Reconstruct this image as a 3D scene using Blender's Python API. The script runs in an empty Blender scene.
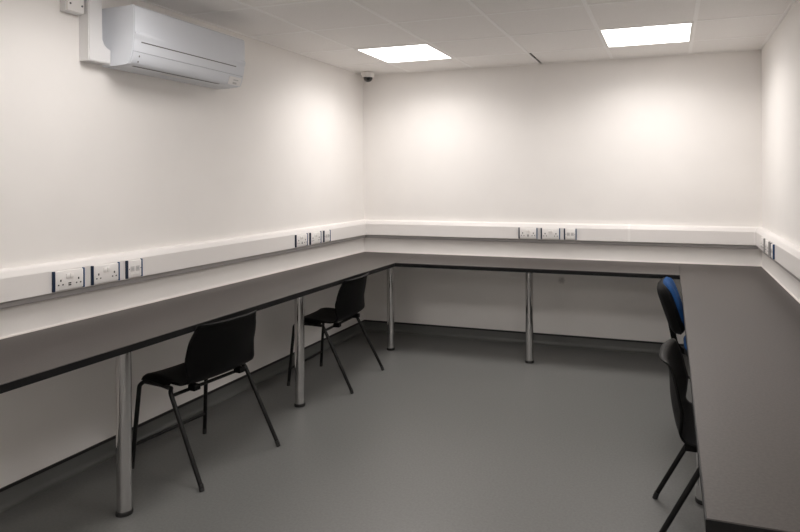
import bpy, bmesh, math, random
from mathutils import Vector, Matrix
random.seed(4)
PI = math.pi
sc = bpy.context.scene
COL = sc.collection

# ---------------------------------------------------------------- room sizes (metres)
W, H = 3.3958, 2.397           # width, ceiling height
YR = -6.60                     # rear wall, behind the camera
HC, DL, DB, DR = 0.733, 0.6076, 0.636, 0.600   # worktop height and depths
TH = 0.030
LEFT_END, RIGHT_END = -5.20, -3.945
X0, YB, T = 0.4825, -0.4908, 0.60              # ceiling grid origin and pitch

# ---------------------------------------------------------------- materials
def mat(name, col, rough=.5, metal=0., spec=.5, noise=0., nscale=40., bump=0., bscale=200., coat=0.):
    m = bpy.data.materials.new(name); m.use_nodes = True
    nt = m.node_tree; b = nt.nodes['Principled BSDF']
    b.inputs['Base Color'].default_value = (*col, 1)
    b.inputs['Roughness'].default_value = rough
    b.inputs['Metallic'].default_value = metal
    b.inputs['Specular IOR Level'].default_value = spec
    b.inputs['Coat Weight'].default_value = coat
    tc = nt.nodes.new('ShaderNodeTexCoord')
    if noise:
        n = nt.nodes.new('ShaderNodeTexNoise'); n.inputs['Scale'].default_value = nscale
        n.inputs['Detail'].default_value = 4
        nt.links.new(tc.outputs['Object'], n.inputs['Vector'])
        r = nt.nodes.new('ShaderNodeValToRGB')
        r.color_ramp.elements[0].position = .35; r.color_ramp.elements[1].position = .65
        r.color_ramp.elements[0].color = (*[c * (1 - noise) for c in col], 1)
        r.color_ramp.elements[1].color = (*[min(1, c * (1 + noise)) for c in col], 1)
        nt.links.new(n.outputs['Fac'], r.inputs['Fac'])
        nt.links.new(r.outputs['Color'], b.inputs['Base Color'])
    if bump:
        n2 = nt.nodes.new('ShaderNodeTexNoise'); n2.inputs['Scale'].default_value = bscale
        nt.links.new(tc.outputs['Object'], n2.inputs['Vector'])
        bp = nt.nodes.new('ShaderNodeBump'); bp.inputs['Strength'].default_value = bump
        bp.inputs['Distance'].default_value = .002
        nt.links.new(n2.outputs['Fac'], bp.inputs['Height'])
        nt.links.new(bp.outputs['Normal'], b.inputs['Normal'])
    return m

M = {}
M['wall'] = mat('white_wall_paint', (.845, .822, .797), .65, noise=.012, nscale=3., bump=.06, bscale=350, spec=.25)
M['tile'] = mat('ceiling_tile_mineral_fibre', (.90, .88, .86), .9, noise=.03, nscale=260., bump=.25, bscale=500, spec=.1)
M['grid'] = mat('ceiling_grid_white_steel', (.95, .935, .92), .5, spec=.3)
M['void'] = mat('ceiling_void_dark', (.02, .02, .02), .9)
M['floor'] = mat('grey_vinyl_floor', (.139, .140, .135), .36, noise=.075, nscale=90., bump=.05, bscale=500, spec=.45)
M['skirt_vinyl'] = mat('grey_vinyl_upstand', (.125, .128, .122), .45, noise=.08, nscale=420., spec=.4)
M['cap'] = mat('black_capping_strip', (.012, .012, .012), .4)
M['worktop'] = mat('grey_granite_laminate', (.051, .044, .040), .46, noise=.15, nscale=120., bump=.04, bscale=400, spec=.4)
M['edge'] = mat('black_edge_band', (.009, .009, .0095), .45, spec=.25)
M['under'] = mat('white_bounce_laminate', (.80, .78, .76), .5)  # unseen underside made white to bounce light onto the walls below
M['bead'] = mat('white_sealant', (.78, .74, .70), .5)
M['chrome'] = mat('polished_chrome', (.70, .69, .685), .09, metal=1.)
M['foot'] = mat('black_plastic_foot', (.012, .012, .012), .45)
M['trunk'] = mat('white_pvc_trunking', (.80, .775, .755), .32, spec=.45)
M['trunk_base'] = mat('shade_grey_pvc_trunking_base', (.40, .385, .38), .45, spec=.4)  # greyed to paint in the shadow band below the cover
M['joint'] = mat('white_pvc_joint_cover', (.85, .83, .81), .35, spec=.45)
M['plate'] = mat('white_socket_plastic', (.82, .80, .78), .28, spec=.5)
M['plate_grey'] = mat('light_grey_data_module', (.58, .56, .55), .35)
M['hole'] = mat('socket_hole_dark', (.02, .02, .02), .6)
M['bluetrim'] = mat('dark_blue_socket_trim', (.004, .055, .17), .3, spec=.5)
M['slatetrim'] = mat('slate_blue_black_socket_trim', (.004, .018, .050), .3, spec=.5)
M['greytrim'] = mat('grey_socket_trim', (.34, .335, .33), .35)
M['ac'] = mat('cool_white_gloss_plastic', (.71, .74, .79), .2, spec=.5)
M['ac_slot'] = mat('dark_grey_slot', (.10, .10, .105), .5)
M['ac_grey'] = mat('pale_grey_marking', (.48, .48, .48), .5)
M['duct'] = mat('white_pvc_duct', (.76, .755, .755), .35, spec=.4)
M['shell'] = mat('black_polypropylene', (.002, .002, .0021), .5, bump=.10, bscale=900, spec=.14)
M['tube'] = mat('black_painted_steel', (.004, .004, .004), .4, spec=.3)
M['blue'] = mat('blue_woven_fabric', (.010, .062, .20), .85, noise=.25, nscale=500., bump=.3, bscale=900, spec=.2)
M['blackplastic'] = mat('black_moulded_plastic', (.004, .004, .0042), .65, spec=.12)
M['cam_white'] = mat('white_camera_housing', (.76, .74, .72), .4)
M['cam_dome'] = mat('smoked_camera_dome', (.008, .008, .009), .08, spec=.6)
M['lampframe'] = mat('white_lamp_frame', (.86, .84, .81), .4)

def emit(name, col, s):
    m = bpy.data.materials.new(name); m.use_nodes = True
    nt = m.node_tree; nt.nodes.clear()
    e = nt.nodes.new('ShaderNodeEmission'); o = nt.nodes.new('ShaderNodeOutputMaterial')
    e.inputs['Color'].default_value = (*col, 1); e.inputs['Strength'].default_value = s
    nt.links.new(e.outputs[0], o.inputs[0]); return m
M['glow'] = emit('lit_diffuser', (1., .957, .932), 4.6)

def back_wall_material():
    """white paint with the small grey scuff under the back worktop"""
    m = M['wall'].copy(); m.name = 'white_wall_paint_scuffed'
    nt = m.node_tree; b = nt.nodes['Principled BSDF']
    src = b.inputs['Base Color'].links[0].from_socket
    tc = nt.nodes.new('ShaderNodeTexCoord')
    d = nt.nodes.new('ShaderNodeVectorMath'); d.operation = 'DISTANCE'
    d.inputs[1].default_value = (1.86, 0, .553)
    nz = nt.nodes.new('ShaderNodeTexNoise'); nz.inputs['Scale'].default_value = 45
    ad = nt.nodes.new('ShaderNodeMath'); ad.operation = 'MULTIPLY_ADD'
    ad.inputs[1].default_value = .03
    nt.links.new(tc.outputs['Object'], d.inputs[0]); nt.links.new(tc.outputs['Object'], nz.inputs['Vector'])
    nt.links.new(nz.outputs['Fac'], ad.inputs[0]); nt.links.new(d.outputs['Value'], ad.inputs[2])
    mr = nt.nodes.new('ShaderNodeMapRange'); mr.inputs[1].default_value = .028; mr.inputs[2].default_value = .05
    mr.inputs[3].default_value = .55; mr.inputs[4].default_value = 0
    nt.links.new(ad.outputs[0], mr.inputs[0])
    mx = nt.nodes.new('ShaderNodeMix'); mx.data_type = 'RGBA'
    nt.links.new(mr.outputs[0], mx.inputs['Factor']); nt.links.new(src, mx.inputs['A'])
    mx.inputs['B'].default_value = (.30, .28, .27, 1)
    nt.links.new(mx.outputs['Result'], b.inputs['Base Color'])
    return m
M['wall_scuff'] = back_wall_material()

# ---------------------------------------------------------------- mesh helpers
def box(bm, a, b, bevel=0., seg=2, mi=0):
    a, b = Vector(a), Vector(b); c = (a + b) / 2; s = b - a
    r = bmesh.ops.create_cube(bm, size=1, matrix=Matrix.Translation(c) @ Matrix.Diagonal((abs(s.x), abs(s.y), abs(s.z), 1)))
    fs = set(f for v in r['verts'] for f in v.link_faces)
    for f in fs: f.material_index = mi
    if bevel:
        es = list(set(e for v in r['verts'] for e in v.link_edges))
        bmesh.ops.bevel(bm, geom=es, offset=bevel, segments=seg, affect='EDGES', profile=.5, clamp_overlap=True)

def lathe(bm, pts, cx=0, cy=0, n=32):
    rings = []
    for r, z in pts:
        if r < 1e-6: rings.append([bm.verts.new((cx, cy, z))])
        else: rings.append([bm.verts.new((cx + r * math.cos(2 * PI * i / n), cy + r * math.sin(2 * PI * i / n), z)) for i in range(n)])
    for p, q in zip(rings, rings[1:]):
        for i in range(n):
            j = (i + 1) % n
            if len(p) == 1: bm.faces.new((p[0], q[i], q[j]))
            elif len(q) == 1: bm.faces.new((p[i], p[j], q[0]))
            else: bm.faces.new((p[i], p[j], q[j], q[i]))
    for ring, rev in ((rings[0], True), (rings[-1], False)):
        if len(ring) > 1: bm.faces.new(ring[::-1] if rev else ring)

def smooth_path(pts, rad=.03, n=5):
    """round the corners of a polyline"""
    P = [Vector(p) for p in pts]; out = [P[0]]
    for a, b, c in zip(P, P[1:], P[2:]):
        d1, d2 = (a - b), (c - b)
        k = min(rad, d1.length * .45, d2.length * .45)
        s, e = b + d1.normalized() * k, b + d2.normalized() * k
        for i in range(n + 1):
            t = i / n
            out.append(s * (1 - t) ** 2 + b * 2 * t * (1 - t) + e * t * t)
    out.append(P[-1]); return out

def tube(bm, pts, r, n=12):
    P = [Vector(p) for p in pts]; rings = []
    up = None
    for i, p in enumerate(P):
        d = (P[min(i + 1, len(P) - 1)] - P[max(i - 1, 0)]).normalized()
        if up is None:
            up = Vector((0, 0, 1)) if abs(d.z) < .9 else Vector((1, 0, 0))
        u = (up - d * up.dot(d)).normalized(); up = u
        v = d.cross(u)
        rings.append([bm.verts.new(p + (u * math.cos(2 * PI * k / n) + v * math.sin(2 * PI * k / n)) * r) for k in range(n)])
    for a, b in zip(rings, rings[1:]):
        for k in range(n):
            j = (k + 1) % n; bm.faces.new((a[k], a[j], b[j], b[k]))
    bm.faces.new(rings[0][::-1]); bm.faces.new(rings[-1])

def extrude_profile(bm, prof, f):
    """prof: closed list of (d,z); f(end, d, z) -> point"""
    A = [bm.verts.new(f(0, d, z)) for d, z in prof]; B = [bm.verts.new(f(1, d, z)) for d, z in prof]
    n = len(prof)
    for i in range(n):
        j = (i + 1) % n; bm.faces.new((A[i], A[j], B[j], B[i]))
    bm.faces.new(A[::-1]); bm.faces.new(B)

def catmull(P, n=6):
    P = [Vector(p) for p in P]; P = [P[0] * 2 - P[1]] + P + [P[-1] * 2 - P[-2]]; out = []
    for i in range(1, len(P) - 2):
        for k in range(n):
            t = k / n; a, b, c, d = P[i - 1:i + 3]
            out.append(.5 * ((2 * b) + (c - a) * t + (2 * a - 5 * b + 4 * c - d) * t * t + (3 * b - a - 3 * c + d) * t ** 3))
    return out + [P[-2]]

def obj(name, bm, m, parent=None, smooth=None, loc=None):
    bmesh.ops.recalc_face_normals(bm, faces=bm.faces)
    me = bpy.data.meshes.new(name); bm.to_mesh(me); bm.free()
    for mm in (m if isinstance(m, (list, tuple)) else [m]): me.materials.append(mm)
    if smooth is not None:
        for p in me.polygons: p.use_smooth = True
        me.set_sharp_from_angle(angle=math.radians(smooth))
    o = bpy.data.objects.new(name, me); COL.objects.link(o)
    if parent: o.parent = parent
    if loc: o.location = loc
    return o

def tag(o, label=None, cat=None, group=None, kind=None):
    if label: o['label'] = label
    if cat: o['category'] = cat
    if group: o['group'] = group
    if kind: o['kind'] = kind
    return o

def thing(name, label, cat, loc=(0, 0, 0), rz=0, group=None):
    o = bpy.data.objects.new(name, None); COL.objects.link(o)
    o.empty_display_size = .1
    o.location = loc; o.rotation_euler = (0, 0, rz)
    return tag(o, label, cat, group)

def copy_tree(o, parent=None, skip=None):
    c = o.copy(); COL.objects.link(c)
    if parent: c.parent = parent
    for ch in list(o.children):
        if skip and ch.name.startswith(skip): continue
        copy_tree(ch, c)
    return c

def BM(): return bmesh.new()
def bx(*a, **k):
    b = BM(); box(b, *a, **k); return b

# ---------------------------------------------------------------- the setting
def struct(name, bm, m, **k):
    o = obj(name, bm, m, **k); o['kind'] = 'structure'; return o
WT = .12
struct('floor', bx((-WT, YR - WT, -.1), (W + WT, WT, 0)), M['floor'])
struct('wall_left', bx((-WT, YR, 0), (0, 0, H + .05)), M['wall'])
struct('wall_back', bx((-WT, 0, 0), (W + WT, WT, H + .05)), M['wall_scuff'])
struct('wall_right', bx((W, YR, 0), (W + WT, 0, H + .05)), M['wall'])
struct('wall_rear', bx((-WT, YR - WT, 0), (W + WT, YR, H + .05)), M['wall'])

# light positions: (grid column, grid row) counted from X0 and YB
LIGHTS = [(0, 0), (3, 0), (0, 4), (3, 4), (0, 8), (3, 8)]  # rear row is added, unseen, as fill light for under the worktops
xs = [0] + [X0 + i * T for i in range(5)] + [W]
ys = [0] + [YB - k * T for k in range(11) if YB - k * T > YR + .05] + [YR]
bm = BM()
for i in range(len(xs) - 1):
    for j in range(len(ys) - 1):
        if (i - 1, j - 1) in LIGHTS: continue
        a, b = xs[i] + .004, xs[i + 1] - .004
        if i == 3 and j == 0: a += .016      # the tile that has slipped, leaving a dark gap
        box(bm, (a, ys[j + 1] + .004, H + .001), (b, ys[j] - .004, H + .016), bevel=.002, seg=1)
box(bm, (-WT, YR - WT, H + .05), (W + WT, WT, H + .09), mi=1)
ceil = struct('ceiling', bm, [M['tile'], M['void']])
bm = BM()
for k, x in enumerate(xs[1:-1]): 
    if k == 2:                                # stops short of the gap
        box(bm, (x - .012, YR, H - .0018), (x + .012, YB, H + .0008))
        box(bm, (x - .012, YB, H - .0018), (x + .003, 0, H + .0008))
    else:
        box(bm, (x - .012, YR, H - .0018), (x + .012, 0, H + .0008))
for y in ys[1:-1]:
    box(bm, (0, y - .012, H - .0014), (W, y + .012, H + .0008))
for a, b in (((0, YR, H - .002), (.02, 0, H + .0008)), ((W - .02, YR, H - .002), (W, 0, H + .0008)),
             ((0, -.02, H - .002), (W, 0, H + .0008)), ((0, YR, H - .002), (W, YR + .02, H + .0008))):
    box(bm, a, b)
g = obj('ceiling_grid', bm, M['grid'], ceil)

# coved vinyl upstands with a black capping strip
def skirting(name, f):
    prof = [(0, .088), (0, 0)]
    n = 6
    prof = [(0, 0.), (.030, 0.)] + [(.030 - .026 * math.sin(i / n * PI / 2), .030 - .028 * math.cos(i / n * PI / 2)) for i in range(n + 1)][0:] + [(.004, .080), (0, .080)]
    bm = BM(); extrude_profile(bm, prof, f)
    o = struct(name, bm, M['skirt_vinyl'], smooth=40)
    bm = BM(); extrude_profile(bm, [(0, .079), (.009, .079), (.009, .090), (.006, .092), (0, .092)], f)
    obj('capping_strip', bm, M['cap'], o)
skirting('baseboard_left', lambda e, d, z: (d, (YR, -d)[e], z))
skirting('baseboard_back', lambda e, d, z: ((d, W - d)[e], -d, z))
skirting('baseboard_right', lambda e, d, z: (W - d, (-d, YR)[e], z))

# ---------------------------------------------------------------- ceiling lights
LAMP, SPREAD = 6.8, 150
def ceiling_light(i, j, label):
    x, y = X0 + (i + .5) * T, YB - (j + .5) * T
    t = thing('ceiling_light', label, 'ceiling light', (x, y, H), 0, 'square ceiling light panels')
    bm = BM(); h = .296; w = .279
    for a, b in (((-h, -h, -.006), (h, -w, .02)), ((-h, w, -.006), (h, h, .02)),
                 ((-h, -w, -.006), (-w, w, .02)), ((w, -w, -.006), (h, w, .02))): box(bm, a, b, bevel=.001, seg=1)
    obj('frame', bm, M['lampframe'], t)
    obj('diffuser', bx((-w, -w, -.003), (w, w, .012)), M['glow'], t)
    la = bpy.data.lights.new('panel_lamp', 'AREA'); la.shape = 'SQUARE'; la.size = 2 * w
    la.energy = LAMP if j == 0 else LAMP * .58; la.spread = math.radians(SPREAD); la.color = (1., .957, .932)
    lo = bpy.data.objects.new('panel_lamp', la); COL.objects.link(lo); lo.parent = t; lo.location = (0, 0, -.0065)
    return t
ceiling_light(0, 0, 'lit square ceiling panel nearest the black dome camera')
ceiling_light(3, 0, 'lit square ceiling panel nearest the right wall of the room')
ceiling_light(0, 4, 'lit square ceiling panel over the near end of the left worktop, outside the view')
ceiling_light(3, 4, 'lit square ceiling panel above the near end of the right worktop, outside the view')
ceiling_light(0, 8, 'unseen fill panel added on the ceiling at the rear left of the room')
ceiling_light(3, 8, 'unseen fill panel added on the ceiling at the rear right of the room')

# ---------------------------------------------------------------- worktops
def leg(parent, x, y):
    o = obj('leg', (lambda b: (lathe(b, [(.030, .010), (.030, HC - TH - .004)], n=40), b)[1])(BM()), M['chrome'], parent, smooth=40)
    o.location = (x, y, 0)
    f = obj('foot', (lambda b: (lathe(b, [(.033, 0), (.034, .004), (.034, .014), (.0315, .018), (.0305, .018)], n=40), b)[1])(BM()), M['foot'], o, smooth=40)
    c = obj('mounting_plate', (lambda b: (lathe(b, [(.031, HC - TH - .014), (.045, HC - TH - .006), (.045, HC - TH)], n=40), b)[1])(BM()), M['chrome'], o, smooth=40)
    return o
def worktop(label, a, b, edges, beads, legs):
    t = thing('worktop', label, 'worktop', ((a[0] + b[0]) / 2, (a[1] + b[1]) / 2, 0))
    off = Vector(t.location)
    def put(o): o.location = -off; return o
    put(obj('top', bx((a[0], a[1], HC - TH), (b[0], b[1], HC), bevel=.0012, seg=1), M['worktop'], t))
    put(obj('underside', bx((a[0], a[1], HC - TH - .0008), (b[0], b[1], HC - TH + .001)), M['under'], t))['label'] = 'pale underside added to bounce light'
    for e in edges: put(obj('edge_band', bx(*e), M['edge'], t))
    for e in beads: put(obj('sealant_bead', bx(*e, bevel=.002, seg=1), M['bead'], t))
    for x, y in legs:
        o = leg(t, x, y); o.location = Vector((x, y, 0)) - off
    return t
e = .0022
INS = .074
worktop('long dark grey worktop along the left wall, two black chairs tucked under it',
        (.001, LEFT_END, 0), (DL, -.001, 0),
        [((DL - .0005, LEFT_END, HC - TH - .0005), (DL + e, -DB - e - .0005, HC - .0015))],
        [((0, LEFT_END, HC - .002), (.006, -.006, HC + .007)), ((0, -.006, HC - .002), (DL, 0, HC + .007))],
        [(DL - INS, -3.241), (DL - INS, -1.912), (DL - INS, -DB + INS), (DL - INS, -4.57)])
worktop('dark grey worktop along the back wall joining the two side worktops',
        (DL + .0012, -DB, 0), (W - DR - .0012, -.001, 0),
        [((DL + .0008, -DB - e, HC - TH - .0005), (W - DR - .0008, -DB + .0005, HC - .0015))],
        [((DL + .001, -.006, HC - .002), (W - DR - .001, 0, HC + .007))],
        [(1.7031, -DB + INS)])
worktop('dark grey worktop along the right wall, its near end in view',
        (W - DR, RIGHT_END, 0), (W - .001, -.001, 0),
        [((W - DR - e, RIGHT_END, HC - TH - .0005), (W - DR + .0005, -DB - e - .0005, HC - .0015)),
         ((W - DR - e, RIGHT_END - e, HC - TH - .0005), (W - .001, RIGHT_END + .0005, HC - .0015))],
        [((W - .006, RIGHT_END, HC - .002), (W, -.006, HC + .007)), ((W - DR, -.006, HC - .002), (W, 0, HC + .007))],
        [(W - DR + .066, -2.364), (W - DR + .075, -.575), (W - DR + .075, RIGHT_END + .09)])

# ---------------------------------------------------------------- dado trunking
TT = .0486
LID = [(.030, .897), (TT - .003, .897), (TT, .900), (TT, .999), (TT - .0012, 1.0025), (.037, 1.024), (.031, 1.030), (.0, 1.036), (0, .897)]
BASE = [(0, .868), (.027, .868), (.030, .871), (.030, .8968), (0, .8968)]
def trunking(label, f, origin):
    t = thing('dado_trunking', label, 'trunking', origin)
    off = Vector(origin)
    for nm, prof, mm in (('cover', LID, M['trunk']), ('base_channel', BASE, M['trunk_base'])):
        bm = BM(); extrude_profile(bm, prof, f)
        obj(nm, bm, mm, t).location = -off
    return t
def cover_strip(t, f):          # joint covers and corner pieces hug the cover by a millimetre
    k = .0013
    bm = BM(); extrude_profile(bm, [(d + (k if d > .001 else 0), z + (k if z > .95 else 0)) for d, z in LID], f)
    o = obj('joint_cover', bm, M['joint'], t); o.location = -Vector(t.location)
m_ = .0012
tl = trunking('white socket trunking running along the left wall', lambda e_, d, z: (d + .0005, (LEFT_END, -d - m_)[e_], z), (0, -2, .868))
tb = trunking('white socket trunking running along the back wall', lambda e_, d, z: ((d + m_, W - d - m_)[e_], -d - .0006, z), (1.7, 0, .868))
tr = trunking('white socket trunking running along the right wall', lambda e_, d, z: (W - d - .0006, (-d - m_, RIGHT_END)[e_], z), (W, -2, .868))
cover_strip(tb, lambda e_, d, z: ((2.405, 2.425)[e_], -d - .0006, z))
cover_strip(tb, lambda e_, d, z: ((d + .001, d + .012)[e_], -d - .0006, z))
cover_strip(tb, lambda e_, d, z: ((W - d - .012, W - d - .001)[e_], -d - .0006, z))

# ---------------------------------------------------------------- sockets (local: +x to the right along the wall, -y out of the wall, z up)
PH = .044   # half height of plate
def cyl_y(bm, x, z, r, y0, y1, n=14):
    A = [bm.verts.new((x + r * math.cos(2 * PI * i / n), y0, z + r * math.sin(2 * PI * i / n))) for i in range(n)]
    B = [bm.verts.new((x + r * math.cos(2 * PI * i / n), y1, z + r * math.sin(2 * PI * i / n))) for i in range(n)]
    for i in range(n): bm.faces.new((A[i], A[(i + 1) % n], B[(i + 1) % n], B[i]))
    bm.faces.new(A); bm.faces.new(B[::-1])
def trims(t, half):
    for s, wd, m, lab in ((-1, .0095, 'slatetrim', 'dark slate edge trim'), (1, .006, 'bluetrim', 'dark blue edge trim')):
        a, b = s * half, s * (half + wd)
        obj('edge_trim', bx((min(a, b), -.012, -PH - .003), (max(a, b), .001, PH + .003), bevel=.0012, seg=1), M[m], t)['label'] = lab
def double_socket(label, group, usb):
    t = thing('double_socket', label, 'power socket', group=group)
    w = .0725
    obj('faceplate', bx((-w, -.0105, -PH), (w, .001, PH), bevel=.003), M['plate'], t, smooth=40)
    for s in (-1, 1):
        bm = BM()
        xc = s * .046
        box(bm, (xc - .0035, -.0112, -.004), (xc + .0035, -.010, .006))
        box(bm, (xc - .0145, -.0112, -.022), (xc - .0075, -.010, -.016))
        box(bm, (xc + .0075, -.0112, -.022), (xc + .0145, -.010, -.016))
        obj('pin_holes', bm, M['hole'], t)
        bm = BM(); box(bm, (s * .0105 - .0085, -.0145, .008), (s * .0105 + .0085, -.010, .030), bevel=.003)
        obj('rocker_switch', bm, M['joint'], t, smooth=40)
    if usb:
        bm = BM(); box(bm, (-.007, -.0113, -.027), (.007, -.010, -.0215)); box(bm, (-.007, -.0113, -.018), (.007, -.010, -.0125))
        obj('usb_ports', bm, M['hole'], t)
    trims(t, w + .001)
    return t
def data_socket(label, group):
    t = thing('data_socket', label, 'data socket', group=group)
    w = .043
    obj('faceplate', bx((-w, -.0105, -PH), (w, .001, PH), bevel=.003), M['plate'], t, smooth=40)
    for s in (-1, 1):
        md = obj('jack_module', bx((s * .0165 - .0125, -.0118, -.013), (s * .0165 + .0125, -.010, .014), bevel=.001, seg=1), M['plate_grey'], t)
        bm = BM(); box(bm, (s * .0165 - .0065, -.0124, -.006), (s * .0165 + .0065, -.0115, .006)); obj('jack_opening', bm, M['hole'] if False else M['ac_grey'], md)
        obj('label_window', bx((s * .0165 - .011, -.0115, -.030), (s * .0165 + .011, -.010, -.021), bevel=.001, seg=1), M['joint'], t)
        bm = BM(); cyl_y(bm, s * .037, 0, .0025, -.0112, -.010); obj('fixing_screw', bm, M['hole'], t)
    trims(t, w + .001)
    return t
ZS = .9495
protoU = protoD = protoN = None
def place(kind, x, y, rz, label, group, skip=None):
    global protoU, protoD, protoN
    if kind == 'U':
        if protoU is None: protoU = o = double_socket(label, group, True)
        else: o = copy_tree(protoU, None, skip)
    elif kind == 'D':
        if protoD is None: protoD = o = double_socket(label, group, False)
        else: o = copy_tree(protoD, None, skip)
    else:
        if protoN is None: protoN = o = data_socket(label, group)
        else: o = copy_tree(protoN)
    if skip:
        hw = .0735
        obj('edge_trim', bx((hw, -.012, -PH - .003), (hw + .005, .001, PH + .003), bevel=.0012, seg=1), M['greytrim'], o)['label'] = 'grey edge trim'
    o.location = (x, y, ZS); o.rotation_euler = (0, 0, rz)
    tag(o, label, group=group)
RL, RB, RR = PI / 2, 0, -PI / 2
g1, g2, g3, g4 = ('sockets on the near stretch of left trunking', 'sockets on the far stretch of left trunking',
                  'sockets on the back trunking', 'sockets on the right trunking')
place('U', TT, -3.101, RL, 'white double socket with USB ports, nearest the camera on the left wall', g1)
place('D', TT, -2.898, RL, 'white double socket between USB socket and data socket near the left chair', g1)
place('N', TT, -2.722, RL, 'small white data socket below the right half of the air conditioner', g1)
place('U', TT, -1.140, RL, 'white double socket with USB ports, above the far chair on the left wall', g2)
place('D', TT, -.940, RL, 'white double socket in the middle of the far trio on the left wall', g2)
place('N', TT, -.765, RL, 'small white data socket on the left wall nearest the back corner', g2)
place('U', 1.5855, -TT, RB, 'white double socket with USB ports, leftmost of the back wall trio', g3)
place('D', 1.778, -TT, RB, 'white double socket in the middle of the back wall trio', g3)
place('N', 1.944, -TT, RB, 'small white data socket, rightmost of the back wall trio', g3)
place('U', W - TT, -.474, RR, 'white double socket on the right wall nearest the back corner', g4, 'edge_trim')
place('D', W - TT, -.695, RR, 'white double socket in the middle of the right wall trio', g4, 'edge_trim')
place('N', W - TT, -.910, RR, 'small white data socket on the right wall with blue edge facing the camera', g4)

# ---------------------------------------------------------------- air conditioner on the left wall
AY0, AY1 = -2.866, -2.015
AC = thing('air_conditioner', 'white wall-mounted air conditioner high on the left wall under the ceiling', 'air conditioner', (0, (AY0 + AY1) / 2, 1.96))
def acobj(name, bm, m, smooth=None, parent=None):
    for v in bm.verts:                      # deepen the unit to its full depth
        if v.co.x > .03: v.co.x += .03
    o = obj(name, bm, m, AC, smooth=smooth); o.location = -Vector(AC.location) + Vector((0, 0, -.010)); return o
FRONT = [(.160, 2.3035), (.172, 2.302), (.180, 2.295), (.1835, 2.280), (.185, 2.24), (.185, 2.19), (.183, 2.14), (.1775, 2.095), (.173, 2.072)]
body = [(.002, 2.002), (.002, 2.298)] + [(.158, 2.299), (.170, 2.296), (.176, 2.288), (.179, 2.24), (.179, 2.19), (.177, 2.14), (.1715, 2.095),
        (.164, 2.06), (.150, 2.024), (.142, 2.013), (.128, 2.007), (.062, 2.002)]
bm = BM(); extrude_profile(bm, body, lambda e_, d, z: (d, (AY0, AY1)[e_], z))
acobj('housing', bm, M['ac'], smooth=25)
def dense(pts, n=7):
    return [(p.x, p.y) for p in catmull([(a, b, 0) for a, b in pts], n)]
def panel_mesh(pts, y0, y1, th, crease):
    """curved front panel; near both ends a swept crease steps the lower part outwards"""
    P = dense(pts); NY = 70; bm = BM(); yc, hf = (y0 + y1) / 2, (y1 - y0) / 2
    F, Bk = [], []
    for i in range(NY + 1):
        y = y0 + (y1 - y0) * i / NY; t = (y - yc) / hf
        amp = crease * max(0, min(1, (abs(t) - .45) / .5)); zc = 2.166 - .014 * (1 - abs(t)) / .5
        fr = []
        for d, z in P:
            k = max(0, min(1, (zc - z) / .007 + .5)); k = k * k * (3 - 2 * k)
            k *= max(0, min(1, (z - 2.130) / .022))
            fr.append(bm.verts.new((d + amp * k, y, z)))
        F.append(fr); Bk.append([bm.verts.new((d - th, y, z - (.004 if z > 2.29 else 0))) for d, z in P])
    n = len(P)
    for i in range(NY):
        for k in range(n - 1):
            bm.faces.new((F[i][k], F[i + 1][k], F[i + 1][k + 1], F[i][k + 1])); bm.faces.new((Bk[i][k], Bk[i][k + 1], Bk[i + 1][k + 1], Bk[i + 1][k]))
        for k in (0, n - 1): bm.faces.new((F[i][k], Bk[i][k], Bk[i + 1][k], F[i + 1][k]))
    for i in (0, NY):
        for k in range(n - 1): bm.faces.new((F[i][k], F[i][k + 1], Bk[i][k + 1], Bk[i][k]))
    return bm
acobj('front_panel', panel_mesh(FRONT, AY0 + .0015, AY1 - .0015, .007, .007), M['ac'], smooth=35)
bm = BM(); fl = [(.1725, 2.0685), (.166, 2.045), (.157, 2.020), (.151, 2.0115), (.1445, 2.008)]
extrude_profile(bm, fl + [(d - .006, z + .002) for d, z in fl][::-1], lambda e_, d, z: (d, (AY0 + .003, AY1 - .003)[e_], z))
acobj('lower_flap', bm, M['ac'], smooth=35)
acobj('panel_groove', bx((.175, AY0 + .045, 2.1185), (.1822, AY1 - .080, 2.1235)), M['ac_slot'])
bm = BM(); extrude_profile(bm, [(.1265, 2.0062), (.112, 2.0048), (.112, 2.008), (.1265, 2.0095)], lambda e_, d, z: (d, (AY0 + .05, AY1 - .16)[e_], z)); acobj('outlet_slot', bm, M['ac_slot'])
bm = BM(); extrude_profile(bm, [(.096, 2.0040), (.072, 2.0022), (.072, 2.005), (.096, 2.0065)], lambda e_, d, z: (d, (AY0 + .27, AY1 - .36)[e_], z)); acobj('rating_label', bm, M['ac_grey'])
bm = BM()
box(bm, (.164, AY0 + .042, 2.046), (.1688, AY0 + .047, 2.056)); box(bm, (.155, AY0 + .042, 2.020), (.1600, AY0 + .047, 2.030))
acobj('badge_mark', bm, M['ac_slot'])
def on_flap(y0, y1, z0_, z1_, out):
    fd = lambda z: .157 + (z - 2.018) * (.009 / .027) + out
    bm = BM(); extrude_profile(bm, [(fd(z0_), z0_), (fd(z1_), z1_), (fd(z1_) - .004, z1_), (fd(z0_) - .004, z0_)], lambda e_, d, z: (d, (y0, y1)[e_], z)); return bm
acobj('display_panel', on_flap(AY1 - .125, AY1 - .012, 2.010, 2.058, .0012), M['duct'])
acobj('display_marks', on_flap(AY1 - .085, AY1 - .040, 2.037, 2.043, .002), M['ac_grey'])
acobj('indicator_window', on_flap(AY1 - .085, AY1 - .050, 2.016, 2.027, .002), M['ac_grey'])

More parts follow.
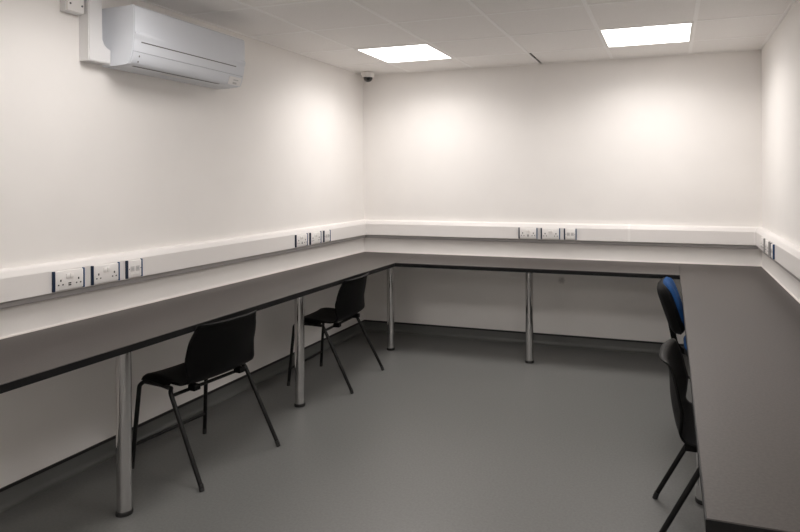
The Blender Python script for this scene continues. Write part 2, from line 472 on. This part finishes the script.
# ---------------------------------------------------------------- pipe duct beside it, with a fillet into the unit
bm = BM()
DX = .062
dy0, dy1 = -2.995, -2.918
z0, zt, zs = 2.0, H - .003, 2.085
out = [(dy0, zt), (dy0, z0), (AY0 - .001, z0), (AY0 - .001, zs - .015)]
R = .045
for i in range(8):
    a = i / 7 * PI / 2
    cyc, czc = dy1 + R + .0, zs - .015 + R
    out.append((cyc - R * math.sin(a) if False else dy1 + R - R * math.sin(a), zs - .015 + R - R * math.cos(a)))
out[3] = (AY0 - .001, zs - .015)
out = [p for p in out if p[0] <= AY0 - .0009]
out.append((dy1, zt))
A = [bm.verts.new((.0, y, z)) for y, z in out]; B = [bm.verts.new((DX, y, z)) for y, z in out]
for i in range(len(out)):
    j = (i + 1) % len(out); bm.faces.new((A[i], A[j], B[j], B[i]))
bm.faces.new(A); bm.faces.new(B[::-1])
bmesh.ops.bevel(bm, geom=[e_ for e_ in bm.edges if all(abs(v.co.x - DX) < 1e-5 for v in e_.verts)], offset=.004, segments=2, affect='EDGES')
pd = obj('pipe_duct', bm, M['duct'], smooth=35)
tag(pd, 'white upright pipe duct joining the left side of the air conditioner', 'pipe duct')
# isolator box
JB = thing('isolator_box', 'small white plastic box on the left wall beside the pipe duct', 'switch box', (0, -3.052, 2.273))
obj('housing', bx((0, -.046, -.055), (.038, .0465, .075), bevel=.004), M['duct'], JB, smooth=40)
obj('lid', bx((.037, -.044, -.053), (.050, .0445, .073), bevel=.003), M['plate'], JB, smooth=40)
for y, z in ((-.030, -.018), (.032, -.018), (0.001, .055)):
    bm = BM(); lathe(bm, [(.005, 0), (.005, .0015)], n=14)
    o = obj('screw', bm, M['ac_slot'], JB); o.rotation_euler = (0, PI / 2, 0); o.location = (.0495, y, z)

# ---------------------------------------------------------------- dome camera in the far left corner
DC = thing('dome_camera', 'small dome security camera on the ceiling in the far left corner', 'security camera', (.118, -.135, H - .0025))
bm = BM(); lathe(bm, [(.058, 0), (.060, -.004), (.057, -.030), (.050, -.044), (.043, -.048)], n=40); obj('housing', bm, M['cam_white'], DC, smooth=40)
bm = BM(); lathe(bm, [(.0425, -.046)] + [(.0425 * math.cos(a), -.048 - .040 * math.sin(a)) for a in [i / 9 * PI / 2 for i in range(9)]] + [(0, -.088)], n=40)
obj('dome', bm, M['cam_dome'], DC, smooth=60)['label'] = 'smoked black dome'

# ---------------------------------------------------------------- black stacking chairs (local: faces +x, floor at z=0)
SHELL_PATH = catmull([(.215, .428, .20), (.200, .444, .205), (.14, .450, .21), (.04, .440, .215), (-.04, .434, .218), (-.095, .438, .221),
                      (-.138, .466, .219), (-.157, .515, .224), (-.167, .58, .228), (-.169, .645, .223), (-.173, .690, .208), (-.182, .718, .198), (-.195, .728, .193), (-.209, .724, .189)], 5)
def path_at(s):      # s in 0..1 by index
    f = max(0, min(1, s)) * (len(SHELL_PATH) - 1); i = min(int(f), len(SHELL_PATH) - 2); k = f - i
    return SHELL_PATH[i].lerp(SHELL_PATH[i + 1], k)
def shell_mesh():
    bm = BM(); NV, NU = 56, 25; G = []
    for i in range(NV):
        row = []
        for j in range(NU):
            s = -1 + 2 * j / (NU - 1)
            v = i / (NV - 1)
            lo, hi = .035 * abs(s) ** 6, 1 - .085 * abs(s) ** 6
            q = path_at(lo + (hi - lo) * v); x, z, w = q
            q2 = path_at(lo + (hi - lo) * v + .01); q1 = path_at(lo + (hi - lo) * v - .01)
            tx, tz = q2.x - q1.x, q2.y - q1.y; L = math.hypot(tx, tz) or 1
            nx, nz = tz / L, -tx / L            # points to the sitter side (up on the seat, forward on the back)
            back = max(0, min(1, (z - .45) / .12)) if x < -.08 else 0
            lift = (1 - back) * (.012 * abs(s) ** 2.5) + back * (.066 - .042 * max(0, min(1, (z - .50) / .20))) * abs(s) ** 2.2
            if x > .0: lift -= .022 * max(0, (abs(s) - .82) / .18) ** 2      # turned-down seat edge
            dx, dz = nx * (1 - back) + back, nz * (1 - back)      # the back wraps straight forward
            row.append(bm.verts.new((x + dx * lift, s * w, z + dz * lift)))
        G.append(row)
    for i in range(NV - 1):
        for j in range(NU - 1): bm.faces.new((G[i][j], G[i][j + 1], G[i + 1][j + 1], G[i + 1][j]))
    return bm
def stacking_chair(label):
    t = thing('stacking_chair', label, 'chair', group='black plastic stacking chairs')
    sh = obj('seat_shell', shell_mesh(), M['shell'], t, smooth=60)
    so = sh.modifiers.new('thickness', 'SOLIDIFY'); so.thickness = .007; so.offset = 0
    r = .0105
    for s in (1, -1):
        bm = BM(); tube(bm, smooth_path([(.190, s * .195, .425), (.205, s * .213, .41), (.240, s * .23, .012)], .02), r); lg = obj('leg', bm, M['tube'], t, smooth=40)
        bm = BM(); tube(bm, [(.2385, s * .2293, .03), (.2405, s * .2302, .0)], r + .0008); obj('ferrule', bm, M['foot'], lg, smooth=40)
        bm = BM(); tube(bm, smooth_path([(-.018, s * .222, .426), (-.038, s * .243, .414), (-.250, s * .26, .012)], .02), r); lg = obj('leg', bm, M['tube'], t, smooth=40)
        bm = BM(); tube(bm, [(-.2415, s * .258, .03), (-.253, s * .2607, .0)], r + .0008); obj('ferrule', bm, M['foot'], lg, smooth=40)
        bm = BM(); tube(bm, [(.192, s * .196, .424), (.07, s * .20, .423), (-.020, s * .223, .425)], r); obj('side_rail', bm, M['tube'], t, smooth=40)
    bm = BM(); tube(bm, [(-.046, .243, .400), (-.046, -.243, .400)], .0085); obj('rear_crossbar', bm, M['tube'], t, smooth=40)
    bm = BM(); tube(bm, [(.231, .2256, .115), (.231, -.2256, .115)], .0085); obj('front_stretcher', bm, M['tube'], t, smooth=40)
    for s in (-1, 1):
        for x in (-.09, .10):
            obj('mounting_lug', bx((x - .022, s * .15 - .02, .405 if x < 0 else .42), (x + .022, s * .15 + .02, .433 if x < 0 else .443), bevel=.004), M['shell'], t)
    return t
c1 = stacking_chair('black plastic chair between the two nearest chrome legs of the left worktop')
c2 = copy_tree(c1); c4 = copy_tree(c1)
for c, x, y, rz, lab in ((c1, .485, -2.70, PI - .09, None),
                         (c2, .475, -1.365, PI + .048, 'black plastic chair at the left worktop nearest the back corner'),
                         (c4, 2.898, -2.672, -.058, 'black plastic chair pushed under the right worktop, nearest the camera')):
    c.location = (x, y, 0); c.rotation_euler = (0, 0, rz)
    if lab: c['label'] = lab

# ---------------------------------------------------------------- blue office chair under the right worktop (faces +x)
OC = thing('office_chair', 'office chair with blue fabric back at the right worktop, behind the black chair', 'chair', (3.06, -1.53, 0), 0)
def rounded_pad(w, h, t, curve, seg=14, rb=.5):
    """pad in the y-z plane, thickness along x, rounded outline, concave towards +x"""
    bm = BM(); N = 24
    def pt(u, v, side):
        # superellipse square mapping
        k = 4.5
        m = max(abs(u), abs(v)); 
        if m < 1e-6: return Vector((side * t / 2, 0, 0))
        nn = (abs(u) ** k + abs(v) ** k) ** (1 / k)
        f = m / nn
        y, z = u * f, v * f
        d = max(0, 1 - m ** 6)
        x = side * t / 2 * (d ** .5) + curve * y * y
        return Vector((x, y * w / 2, z * h / 2))
    grids = []
    for side in (1, -1):
        G = [[bm.verts.new(pt(-1 + 2 * i / N, -1 + 2 * j / N, side)) for j in range(N + 1)] for i in range(N + 1)]
        for i in range(N):
            for j in range(N): bm.faces.new((G[i][j], G[i + 1][j], G[i + 1][j + 1], G[i][j + 1]))
    bmesh.ops.remove_doubles(bm, verts=bm.verts, dist=1e-5)
    return bm
LEAN = -.33
def back_at(o, x, z): o.rotation_euler = (0, LEAN, 0); o.location = (x, 0, z)
o = obj('back_shell', rounded_pad(.43, .290, .080, .025), M['blackplastic'], OC, smooth=60); back_at(o, -.333, .688)
o = obj('back_cushion', rounded_pad(.40, .280, .060, .025), M['blue'], OC, smooth=60); back_at(o, -.317, .701); o['label'] = 'blue fabric front'
sp = obj('seat_pad', rounded_pad(.46, .45, .07, .0), M['blue'], OC, smooth=60); sp.rotation_euler = (0, -PI / 2, 0); sp.location = (-.035, 0, .485)
o = obj('seat_pan', rounded_pad(.46, .45, .04, .0), M['blackplastic'], OC, smooth=60); o.rotation_euler = (0, -PI / 2, 0); o.location = (-.035, 0, .452)
bm = BM(); tube(bm, smooth_path([(.0, 0, .43), (-.27, 0, .43), (-.305, 0, .47), (-.33, 0, .60)], .06), .016); obj('back_bracket', bm, M['blackplastic'], OC, smooth=40)
bm = BM(); box(bm, (-.08, -.07, .405), (.10, .07, .440), bevel=.01); obj('mechanism', bm, M['blackplastic'], OC, smooth=40)
bm = BM(); lathe(bm, [(.025, .09), (.025, .26), (.014, .265), (.014, .41)], n=24); obj('gas_column', bm, M['tube'], OC, smooth=40)
bm = BM(); lathe(bm, [(.038, .065), (.042, .09), (.036, .125)], n=24); obj('hub', bm, M['blackplastic'], OC, smooth=40)
for k in range(5):
    a = k * 2 * PI / 5 + .0
    d = Vector((math.cos(a), math.sin(a), 0))
    bm = BM(); tube(bm, [d * .03 + Vector((0, 0, .10)), d * .16 + Vector((0, 0, .092)), d * .255 + Vector((0, 0, .076))], .017); lg = obj('base_leg', bm, M['blackplastic'], OC, smooth=40)
    n_ = Vector((-d.y, d.x, 0)); bm = BM()
    for s in (-1, 1):
        tube(bm, [d * .25 + n_ * s * .006 + Vector((0, 0, .0275)), d * .25 + n_ * s * .022 + Vector((0, 0, .0275))], .0275, n=20)
    tube(bm, [d * .25 + Vector((0, 0, .03)), d * .25 + Vector((0, 0, .07))], .006)
    obj('castor', bm, M['foot'], lg, smooth=40)

# ---------------------------------------------------------------- world, camera, colour
w = bpy.data.worlds.new('World'); sc.world = w; w.use_nodes = True
w.node_tree.nodes['Background'].inputs[0].default_value = (0, 0, 0, 1)
w.node_tree.nodes['Background'].inputs[1].default_value = 0
cam = bpy.data.cameras.new('camera'); co = bpy.data.objects.new('camera', cam); COL.objects.link(co)
cam.sensor_width = 36; cam.lens = 624.041 / 800 * 36
cam.shift_x = -55.248 / 800; cam.shift_y = -85.883 / 800
cam.clip_start = .05
yaw, pitch, roll = .3309, -.0017, -.0046
fw = Vector((-math.sin(yaw) * math.cos(pitch), math.cos(yaw) * math.cos(pitch), math.sin(pitch)))
r0 = Vector((math.cos(yaw), math.sin(yaw), 0)); u0 = r0.cross(fw)
r2 = r0 * math.cos(roll) + u0 * math.sin(roll); u2 = u0 * math.cos(roll) - r0 * math.sin(roll)
mt = Matrix((r2, u2, -fw)).transposed().to_4x4(); mt.translation = (2.7282, -5.286, 1.4137)
co.matrix_world = mt
sc.camera = co
vs = sc.view_settings
sc.display_settings.display_device = 'sRGB'
vs.view_transform = 'Standard'; vs.look = 'None'; vs.gamma = 1; vs.use_curve_mapping = False
vs.exposure = 0.61
sc.cycles.max_bounces = 20; sc.cycles.diffuse_bounces = 16
